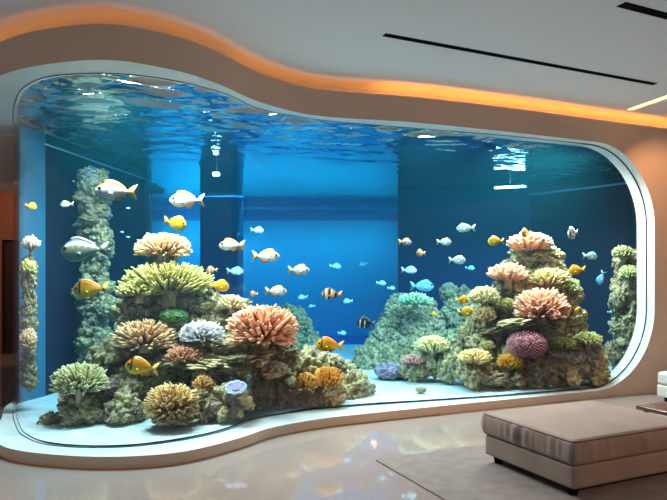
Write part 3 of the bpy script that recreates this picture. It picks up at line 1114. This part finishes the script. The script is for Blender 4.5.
def c_ybk(u, v):
    if 0.42 < u < 0.70 and v > -0.6:
        return lin((18, 18, 16))
    return lin((250, 196, 20)) if v > -0.1 else lin((235, 225, 190))


fish_kind('silver', 0.35, 0.15, c_silver, (240, 140, 30), (250, 185, 30), fin_h=0.16)
fish_kind('silverw', 0.37, 0.16, c_silver, (240, 150, 60), (240, 222, 190), fin_h=0.15, tail_fork=0.65)
fish_kind('yellow', 0.52, 0.17, c_yellow, (250, 150, 8), (255, 200, 20), nose=0.85, fin_h=0.12)
fish_kind('yband', 0.45, 0.17, c_yband, (250, 160, 10), (255, 200, 30), nose=0.9, fin_h=0.12)
fish_kind('clown', 0.50, 0.18, c_clown, (30, 24, 20), (230, 130, 40), fin_h=0.1, tail_fork=0.2)
fish_kind('black', 0.54, 0.18, c_black, (14, 14, 16), (40, 42, 44), fin_h=0.16, tail_fork=0.3)
fish_kind('cyan', 0.40, 0.15, c_cyan, (150, 215, 220), (190, 230, 230), fin_h=0.09)
fish_kind('cyano', 0.44, 0.15, c_cyano, (220, 190, 110), (225, 215, 170), fin_h=0.10)
fish_kind('blue', 0.40, 0.16, c_blue, (90, 160, 195), (110, 180, 205), fin_h=0.09)
fish_kind('grey', 0.44, 0.20, c_grey, (120, 132, 138), (130, 126, 116), nose=0.8, fin_h=0.13, tail_h=0.34)
fish_kind('orange', 0.60, 0.2, c_orange, (200, 120, 50), (230, 190, 140), fin_h=0.14)
fish_kind('angel', 0.75, 0.16, c_angel, (225, 232, 228), (235, 235, 230), fin_h=0.22, tail_fork=0.2)
fish_kind('olive', 0.62, 0.2, c_olive, (190, 140, 40), (220, 160, 40), fin_h=0.1)
fish_kind('ybk', 0.58, 0.18, c_ybk, (250, 200, 30), (250, 205, 40), fin_h=0.12, tail_fork=0.2)
BODY_L = 0.80     # share of the length before the tail fin


def half_h(u, K):
    a = math.sin(PI * min(1, u ** 0.68)) if u < 1 else 0.0
    return K['depth'] * 0.5 * max(0.0, a) ** 1.02 + 0.032 * min(1, u * 3)


def half_w(u, K):
    a = math.sin(PI * min(1, u ** 0.6)) if 0 < u < 1 else 0.0
    return K['thick'] * 0.5 * max(0, a) ** 0.8 + 0.008


def lens(pts2, thick, col0, col1=None, ridge=None):
    """flat outline in the x,z plane with a thin lens section"""
    n = len(pts2)
    cx_ = sum(p[0] for p in pts2) / n
    cz_ = sum(p[1] for p in pts2) / n
    vs = [Vector((p[0], 0, p[1])) for p in pts2] + [Vector((cx_, thick / 2, cz_)), Vector((cx_, -thick / 2, cz_))]
    fs = []
    for i in range(n):
        fs.append((i, (i + 1) % n, n))
        fs.append(((i + 1) % n, i, n + 1))
    col1 = col1 or col0
    cs = [mixc(col0, col1, i % 2 * 0.6) for i in range(n)] + [col0, col0]
    return vs, fs, cs


def make_fish_meshes(K):
    NU, NV = 26, 18
    vs, cs, fs = [], [], []
    for i in range(NU + 1):
        u = i / NU
        h = half_h(u, K)
        wd = half_w(u, K)
        if i == 0:
            h, wd = 0.006, 0.005
        for j in range(NV):
            a = 2 * PI * j / NV
            v = math.sin(a)
            x = 0.5 - u * BODY_L
            z = v * h * (1.0 if v > 0 else 0.95) - 0.02 * (1 - u) * (1 if u < 0.3 else 0.4)
            vs.append(Vector((x, wd * math.cos(a) * (1 - 0.25 * abs(v)), z)))
            cs.append(K['col'](u, v))
    for i in range(NU):
        for j in range(NV):
            fs.append((i * NV + j, i * NV + (j + 1) % NV, (i + 1) * NV + (j + 1) % NV, (i + 1) * NV + j))
    fs.append(tuple(range(NV)))
    fs.append(tuple(NU * NV + j for j in reversed(range(NV))))
    res = {}

    def me(name, vs, fs, cs, m):
        d = bpy.data.meshes.new(name)
        d.from_pydata([tuple(v) for v in vs], [], fs)
        a = d.color_attributes.new('Col', 'FLOAT_COLOR', 'POINT')
        a.data.foreach_set('color', [x for c in cs for x in (*c, 1.0)])
        d.polygons.foreach_set('use_smooth', [True] * len(d.polygons))
        d.materials.append(m)
        bm = bmesh.new()
        bm.from_mesh(d)
        bmesh.ops.recalc_face_normals(bm, faces=bm.faces)
        bm.to_mesh(d)
        bm.free()
        return d
    res['body'] = me('body', vs, fs, cs, M_fish)
    # dorsal fin
    top = []
    for i in range(15):
        u = 0.24 + 0.60 * i / 14
        top.append((0.5 - u * BODY_L, half_h(u, K) * 0.92))
    crest = []
    for i in range(15):
        u = 0.24 + 0.66 * i / 14
        t = i / 14
        e = math.sin(PI * min(1, t ** 0.7)) ** 0.5 * (0.72 + 0.28 * t) if 0 < t < 1 else 0
        crest.append((0.5 - u * BODY_L - 0.02 * t, half_h(min(u, 0.9), K) * 0.95 + K['fin_h'] * 0.55 * e + 0.008 * (i % 2)))
    fv, ff, fc = [], [], []
    for i in range(15):
        fv += [Vector((top[i][0], 0.008, top[i][1])), Vector((top[i][0], -0.008, top[i][1])), Vector((crest[i][0], 0, crest[i][1]))]
        fc += [K['fin'], K['fin'], mixc(K['fin'], W_, 0.12 * (i % 2))]
    for i in range(14):
        a, b_ = i * 3, i * 3 + 3
        ff += [(a, b_, b_ + 2, a + 2), (a + 1, a + 2, b_ + 2, b_ + 1), (a, a + 1, b_ + 1, b_)]
    res['dorsal_fin'] = me('dorsal_fin', fv, ff, fc, M_fish)
    fv, ff, fc = [], [], []
    for i in range(9):
        t = i / 8
        u = 0.58 + 0.28 * t
        e = math.sin(PI * t ** 0.6) ** 0.6 if 0 < t < 1 else 0
        x = 0.5 - u * BODY_L
        z0 = -half_h(u, K) * 0.88
        z1 = -half_h(u, K) * 0.93 - K['fin_h'] * 0.6 * e - 0.006 * (i % 2)
        fv += [Vector((x, 0.008, z0)), Vector((x, -0.008, z0)), Vector((x - 0.05 * t, 0, z1))]
        fc += [K['fin']] * 3
    for i in range(8):
        a, b_ = i * 3, i * 3 + 3
        ff += [(a, b_, b_ + 2, a + 2), (a + 1, a + 2, b_ + 2, b_ + 1), (a, a + 1, b_ + 1, b_)]
    res['anal_fin'] = me('anal_fin', fv, ff, fc, M_fish)
    x0 = 0.5 - BODY_L + 0.02
    th = K['tail_h'] * 0.5
    fk = K['fork'] * 0.16
    pts = [(x0, 0.03), (x0 - 0.08, th * 0.62), (-0.49, th), (-0.50, th * 0.86), (-0.45, th * 0.45), (-0.5 + fk, 0.0), (-0.45, -th * 0.45), (-0.50, -th * 0.86), (-0.49, -th), (x0 - 0.08, -th * 0.62), (x0, -0.03)]
    v_, f_, c_ = lens(pts, 0.022, K['tail'], mixc(K['tail'], W_, 0.3))
    v_ = [Vector((p.x, p.y, p.z)) for p in v_]
    res['tail_fin'] = me('tail_fin', v_, f_, c_, M_fish)
    for sgn in (1, -1):
        pts = [(0.0, 0.02), (-0.06, 0.05), (-0.12, 0.03), (-0.13, -0.02), (-0.09, -0.06), (-0.03, -0.03)]
        v_, f_, c_ = lens(pts, 0.003, mixc(K['fin'], K['col'](0.4, 0.1), 0.55))
        R_ = Euler((0, 0, -0.3 * sgn)).to_matrix()
        yy = K['thick'] * 0.49 * sgn
        v_ = [R_ @ p + Vector((0.17, yy, -0.05 - K['depth'] * 0.08)) for p in v_]
        res['pectoral_fin%d' % sgn] = me('pectoral_fin', v_, f_, c_, M_fish)
        b2 = bmesh.new()
        bmesh.ops.create_uvsphere(b2, u_segments=10, v_segments=8, radius=0.042)
        for v in b2.verts:
            v.co = Vector((v.co.x, v.co.y * 0.5, v.co.z)) + Vector((0.5 - 0.15 * BODY_L, (half_w(0.15, K) * 0.86 - 0.004) * sgn, half_h(0.15, K) * 0.22))
        b2.verts.index_update()
        res['eye%d' % sgn] = me('eye', [v.co.copy() for v in b2.verts], [tuple(v.index for v in f.verts) for f in b2.faces], [(0.01, 0.01, 0.01)] * len(b2.verts), M_eye)
        b2.free()
    return res


FR = random.Random(21)


def fish(kind, px, py, lpx, d, face, label, yaw=None, pitch=0.0, group='reef fish swimming in the aquarium', name=None, roll=0.0):
    K = KINDS[kind]
    if K['cache'] is None:
        K['cache'] = make_fish_meshes(K)
    L = lpx * d / FPX
    e = empty(name or 'reef_fish', at(px, py, d), label, 'fish', group)
    yw = FR.uniform(-0.25, 0.25) if yaw is None else yaw
    e.rotation_euler = (roll, -pitch if face == 'R' else -pitch, yw + (0 if face == 'R' else PI))
    e.scale = (L, L, L)
    for k_, d_ in K['cache'].items():
        if lpx < 9 and k_[:3] in ('pec', 'ana'):
            continue
        o = bpy.data.objects.new(k_.rstrip('-1'), d_)
        COL.objects.link(o)
        o.parent = e
    return e


fish('silver', 116, 191, 41, 5.7, 'L', 'large white fish with orange fins and a black eye band, upper left', yaw=0.1, pitch=0.06, name='butterfly_fish')
fish('silverw', 187, 200, 35, 6.2, 'L', 'white fish with orange edged fins left of the blue pillar, above a yellow fish', yaw=0.1, name='butterfly_fish')
fish('yellow', 175, 223, 25, 6.0, 'R', 'yellow orange fish above the crown coral of the left reef, nose down', pitch=-0.22, name='tang')
fish('grey', 85, 250, 47, 5.9, 'L', 'biggest fish, grey with a pale back stripe, before the teal rock column', yaw=0.1, pitch=-0.05, name='sea_bream')
fish('yband', 91, 289, 35, 6.0, 'L', 'golden fish with a dark cheek bar under the big grey fish', yaw=0.12, pitch=-0.05, name='tang')
fish('cyano', 67, 204, 13, 6.4, 'L', 'small pale fish with an orange back, alone left of the teal column', name='damselfish')
fish('yellow', 31, 206, 12, 5.9, 'R', 'small yellow fish in place of a reflected one in the left glass end', yaw=0.9, name='tang')  # stands in for a fish reflected in the curved glass
fish('silver', 232, 245, 26, 6.6, 'L', 'white fish with yellow tail in front of the blue pillar', name='butterfly_fish')
fish('silver', 266, 256, 28, 6.7, 'R', 'plump white fish with orange back right of the blue pillar, facing right', name='butterfly_fish')
fish('cyan', 257, 230, 14, 7.6, 'R', 'small pale fish high up just above the plump white fish', name='damselfish')
fish('silver', 299, 270, 22, 7.0, 'R', 'white fish with orange top right of the plump one, left of the banded fish', name='butterfly_fish')
fish('yellow', 219, 286, 21, 6.4, 'R', 'bright yellow fish hovering over the small cream branching coral', yaw=0.5, name='tang')
fish('orange', 212, 270, 11, 6.7, 'L', 'small brown orange fish just above the bright yellow fish', name='damselfish')
fish('cyan', 235, 271, 17, 7.6, 'R', 'faint pale blue fish right of the small brown orange fish', name='damselfish')
fish('silver', 276, 291, 22, 6.8, 'R', 'white fish with thin orange top above the salmon pink coral', name='butterfly_fish')
fish('orange', 254, 294, 9, 6.9, 'L', 'tiny orange fish between the yellow fish and the salmon coral', name='damselfish', yaw=0.6)
fish('clown', 332, 294, 21, 7.0, 'L', 'black orange and white banded fish in open water', pitch=0.05, name='clownfish')
fish('black', 366, 323, 19, 7.2, 'L', 'black fish with white bars before the hazy slope', pitch=0.1, name='damselfish')
fish('yband', 330, 345, 28, 6.5, 'L', 'orange yellow fish above the larger orange coral', name='tang', pitch=0.06)
fish('yband', 142, 367, 34, 5.6, 'L', 'yellow orange fish low before the left reef, under the large tan coral', pitch=0.14, name='tang')
fish('cyan', 335, 266, 12, 9.0, 'R', 'small pale fish above the banded fish in open blue water', name='damselfish')
fish('cyan', 303, 297, 10, 9.0, 'L', 'tiny pale fish left of the banded fish', name='damselfish')
fish('cyan', 348, 301, 10, 8.8, 'L', 'tiny pale fish just right of and below the banded fish', name='damselfish')
fish('cyan', 381, 283, 10, 8.8, 'R', 'tiny pale fish near the edge of the dark panel, upper of two', name='damselfish')
fish('cyan', 391, 288, 8, 8.8, 'R', 'tiny pale fish near the edge of the dark panel, lower of two', name='damselfish')
fish('blue', 363, 264, 9, 10.5, 'L', 'faint dark blue fish in the distance of the bright water', name='damselfish')
fish('silver', 405, 242, 16, 7.4, 'R', 'white fish with orange edges at the left of the dark panel', yaw=0.5, name='butterfly_fish')
fish('orange', 421, 253, 11, 7.6, 'L', 'small orange fish with pale bars in front of the dark panel', yaw=0.5, name='damselfish')
fish('cyan', 409, 270, 16, 8.6, 'R', 'pale cyan fish above the larger blue fish at the dark panel', name='damselfish')
fish('blue', 422, 286, 25, 8.6, 'R', 'largest plain blue fish, over the hazy green coral', name='surgeonfish')
fish('cyano', 444, 242, 15, 7.8, 'R', 'pale fish with a golden back beside the small orange fish', name='damselfish')
fish('cyan', 466, 228, 19, 7.8, 'L', 'pale silver fish highest before the dark middle panel', name='damselfish')
fish('cyano', 457, 260, 17, 7.8, 'R', 'pale fish with golden back lowest of three before the dark panel', name='damselfish')
fish('blue', 470, 268, 10, 9.4, 'R', 'faint small blue fish just right of the lowest golden backed fish', name='damselfish')
fish('yellow', 496, 241, 16, 7.6, 'L', 'yellow fish left of the coral that crowns the right reef', name='tang')
fish('olive', 526, 233, 14, 7.9, 'L', 'olive orange fish nestled over the crown coral of the right reef', yaw=0.6, name='damselfish')
fish('angel', 573, 233, 15, 7.9, 'L', 'black and white barred angelfish right of the crown coral', yaw=0.5, pitch=-0.2, name='angelfish')
fish('cyan', 590, 256, 17, 7.9, 'R', 'pale blue fish with a brown tail right of the right reef', name='damselfish')
fish('yellow', 577, 270, 17, 7.8, 'L', 'yellow fish on the right slope of the right reef', pitch=-0.1, name='tang')
fish('blue', 601, 278, 15, 8.2, 'L', 'small blue fish swimming upright near the right end', pitch=-1.2, name='damselfish')
fish('ybk', 580, 312, 14, 7.7, 'L', 'yellow fish with a black saddle beside the big pink coral', yaw=0.4, pitch=0.3, name='butterfly_fish')
fish('yellow', 462, 300, 15, 7.6, 'R', 'upper of two yellow fish at the left edge of the right reef', yaw=0.35, name='tang')
fish('yellow', 465, 312, 17, 7.55, 'R', 'lower of two yellow fish at the left edge of the right reef', name='tang')
fish('yellow', 435, 314, 9, 8.4, 'L', 'tiny yellow fish over the hazy slope', yaw=0.7, name='tang')
fish('cyan', 312, 306, 7, 9.2, 'L', 'tiny pale fish above the distant teal slope, right of the salmon coral', name='damselfish')
fish('cyan', 342, 333, 9, 8.9, 'R', 'tiny pale fish just above the orange yellow fish', name='damselfish')
fish('cyan', 610, 312, 6, 8.4, 'R', 'tiny pale fish at the right end beside the rock column', name='damselfish')
fish('cyan', 128, 208, 4, 7.0, 'R', 'tiniest pale fry below the large white fish, upper left', name='fry')
fish('cyan', 122, 232, 4, 7.0, 'R', 'tiny pale fry left of the crown coral, upper of two', name='fry')
fish('cyan', 128, 237, 4, 7.0, 'R', 'tiny pale fry left of the crown coral, lower of two', name='fry')

# bubbles rising from the teal column
M_bub = mat('bubble_white', lin((200, 228, 235)), 0.15, spec=0.8)
rnd = random.Random(4)
bm = bmesh.new()
for i in range(240):
    t = rnd.random()
    c = at(90, 185, 7.4) + Vector((rnd.gauss(0, 0.035 + 0.05 * (1 - t)), rnd.gauss(0, 0.04), -0.05 + t * 0.25))
    if c.z > Z_WATER - 0.03:
        continue
    bmesh.ops.create_icosphere(bm, subdivisions=1, radius=rnd.uniform(0.004, 0.012), matrix=Matrix.Translation(c))
me = bpy.data.meshes.new('bubble_plume')
bm.to_mesh(me)
bm.free()
me.materials.append(M_bub)
o = bpy.data.objects.new('bubble_plume', me)
COL.objects.link(o)
tag(o, 'plume of white bubbles rising from the top of the teal rock column', 'bubbles', kind='stuff')

# glowing lamps added in place of spotlight reflections near the water surface
M_glint = mat('glint_lens', (0.8, 0.9, 1), 0.3, emit=(0.8, 0.95, 1.0), estr=14)
M_steel = mat('lamp_steel', lin((120, 130, 138)), 0.3, 1.0)


def glint_lamp(px, py, d, wpx, hpx, label, rz=0.0):
    e = empty('added_glint_lamp', at(px, py, d), label, 'lamp', rz=rz)
    k = d / FPX
    hx, hz = wpx * k / 2, hpx * k / 2
    b = MB()
    b.box(-hx * 1.1, hx * 1.1, 0.02, 0.09, -hz * 1.2, hz * 1.2)
    b.build('housing', M_steel, e, smooth=False)
    b = MB()
    b.tube([Vector((0, 0.055, hz)), Vector((0, 0.055, Z_CEIL - e.location.z))], [0.006, 0.006], 8)
    b.build('rod', M_steel, e)
    vs, fs = rounded_box(hx, 0.03, hz, min(hz, 0.03) * 0.9, 6)
    mesh_obj('lens', vs, fs, M_glint, e)


glint_lamp(216, 174, 9.0, 7, 4, 'small glowing lamp added in place of a spotlight reflection before the blue pillar')
glint_lamp(510, 187, 10.2, 30, 2, 'slim glowing bar added in place of a spotlight reflection above the right reef', rz=-0.35)

# ------------------------------------------------------------------ furniture
M_leather = mat('beige_leather', lin((180, 160, 144)), 0.65, spec=0.3)
noisy(M_leather, lin((116, 105, 98)), lin((127, 116, 109)), 3, bump=0.12, bscale=140, dist=0.004)
M_leath2 = mat('white_upholstery', lin((206, 208, 207)), 0.6)
M_pipe = mat('brown_piping', lin((70, 56, 48)), 0.6)
M_rug = mat('grey_rug', lin((150, 146, 142)), 0.95)
noisy(M_rug, lin((108, 104, 104)), lin((120, 116, 116)), 9, bump=0.6, bscale=160, dist=0.01)
M_table = mat('dark_brown_table', lin((84, 54, 42)), 0.25)
A = math.radians(24.5)
EX = Vector((math.cos(A), math.sin(A), 0))
EY = Vector((-math.sin(A), math.cos(A), 0))


def piping(hx, hy, z, r, rad):
    pts = []
    for cx_, cy, a0 in ((hx - r, hy - r, 0), (-hx + r, hy - r, 90), (-hx + r, -hy + r, 180), (hx - r, -hy + r, 270)):
        for q in range(7):
            a = math.radians(a0 + 15 * q)
            pts.append(Vector((cx_ + r * math.cos(a), cy + r * math.sin(a), z)))
    pts.append(pts[0].copy())
    b = MB()
    b.tube(pts, [rad] * len(pts), 6)
    return b


near = Vector((1.604, 4.01, 0))
LX, LY = 1.22, 0.95
ctr = near + EX * LX / 2 + EY * LY / 2
e = empty('ottoman', ctr + Vector((0, 0, 0.012)), 'large beige leather ottoman on the grey rug in the right foreground', 'ottoman', rz=A)
vs, fs = rounded_box(LX / 2 - 0.012, LY / 2 - 0.012, 0.08, 0.018, 14)
mesh_obj('base', vs, fs, M_leather, e, loc=(0, 0, 0.14))
vs, fs = rounded_box(LX / 2, LY / 2, 0.088, 0.03, 72, crown=0.02, wrinkle=0.045, seed=1.7)
cu = mesh_obj('cushion', vs, fs, M_leather, e, loc=(0, 0, 0.309))
pb = piping(LX / 2 - 0.002, LY / 2 - 0.002, 0.078, 0.03, 0.006)
pb.build('piping', M_pipe, cu)
for sx in (-1, 1):
    for sy in (-1, 1):
        b = MB()
        b.tube([Vector((sx * (LX / 2 - 0.09), sy * (LY / 2 - 0.09), 0.0)), Vector((sx * (LX / 2 - 0.09), sy * (LY / 2 - 0.09), 0.064))], [0.032, 0.04], 14)
        b.build('foot', M_black, e, smooth=False)

# rug
rc = Vector((0.348, 4.918, 0))
vs, fs = [], []
RX, RY = 3.2, 2.6
nx, ny = 40, 30
for j in range(ny + 1):
    for i in range(nx + 1):
        p = rc + EX * (RX * i / nx) - EY * (RY * j / ny)
        vs.append(Vector((p.x, p.y, 0.012 + 0.0006 * noise.noise(p * 9))))
for j in range(ny):
    for i in range(nx):
        a = j * (nx + 1) + i
        fs.append((a, a + nx + 1, a + nx + 2, a + 1))
e0 = len(vs)
bd = [0, nx, (nx + 1) * (ny + 1) - 1, (nx + 1) * ny]
for q in bd:
    vs.append(Vector((vs[q].x, vs[q].y, 0.0)))
for q in range(4):
    a, c = bd[q], bd[(q + 1) % 4]
    fs.append((a, c, e0 + (q + 1) % 4, e0 + q))
o = mesh_obj('rug', vs, fs, M_rug, smooth=False)
tag(o, 'flat grey rug under the beige ottoman', 'rug')

# low table behind the ottoman
tp = Vector((2.97, 5.9, 0))
e = empty('low_table', tp + EX * 0.55 - EY * 0.3, 'dark brown low table behind the ottoman at the right edge', 'table', rz=A)
vs, fs = rounded_box(0.55, 0.3, 0.02, 0.008, 6)
mesh_obj('tabletop', vs, fs, M_table, e, loc=(0, 0, 0.23))
for sx in (-1, 1):
    for sy in (-1, 1):
        b = MB()
        b.tube([Vector((sx * 0.48, sy * 0.24, 0)), Vector((sx * 0.48, sy * 0.24, 0.212))], [0.018, 0.022], 10)
        b.build('leg', M_table, e)

# pale sofa at the right edge
sp = Vector((3.93, 7.30, 0))
SX, SY = 1.8, 0.9
e = empty('sofa', sp + EX * SX / 2 - EY * (SY / 2) + Vector((0.0, 0, 0)), 'white upholstered sofa end by the wall at the right edge', 'sofa', rz=A)
vs, fs = rounded_box(SX / 2, SY / 2, 0.075, 0.02, 10)
mesh_obj('base', vs, fs, M_leath2, e, loc=(0, 0, 0.135))
vs, fs = rounded_box(SX / 2, SY / 2, 0.075, 0.035, 20, crown=0.015)
mesh_obj('seat_cushion', vs, fs, M_leath2, e, loc=(0, 0, 0.287))
for sx in (-1, 1):
    for sy in (-1, 1):
        b = MB()
        b.tube([Vector((sx * (SX / 2 - 0.1), sy * (SY / 2 - 0.08), 0.0)), Vector((sx * (SX / 2 - 0.1), sy * (SY / 2 - 0.08), 0.062))], [0.04, 0.045], 12)
        b.build('foot', M_black, e, smooth=False)
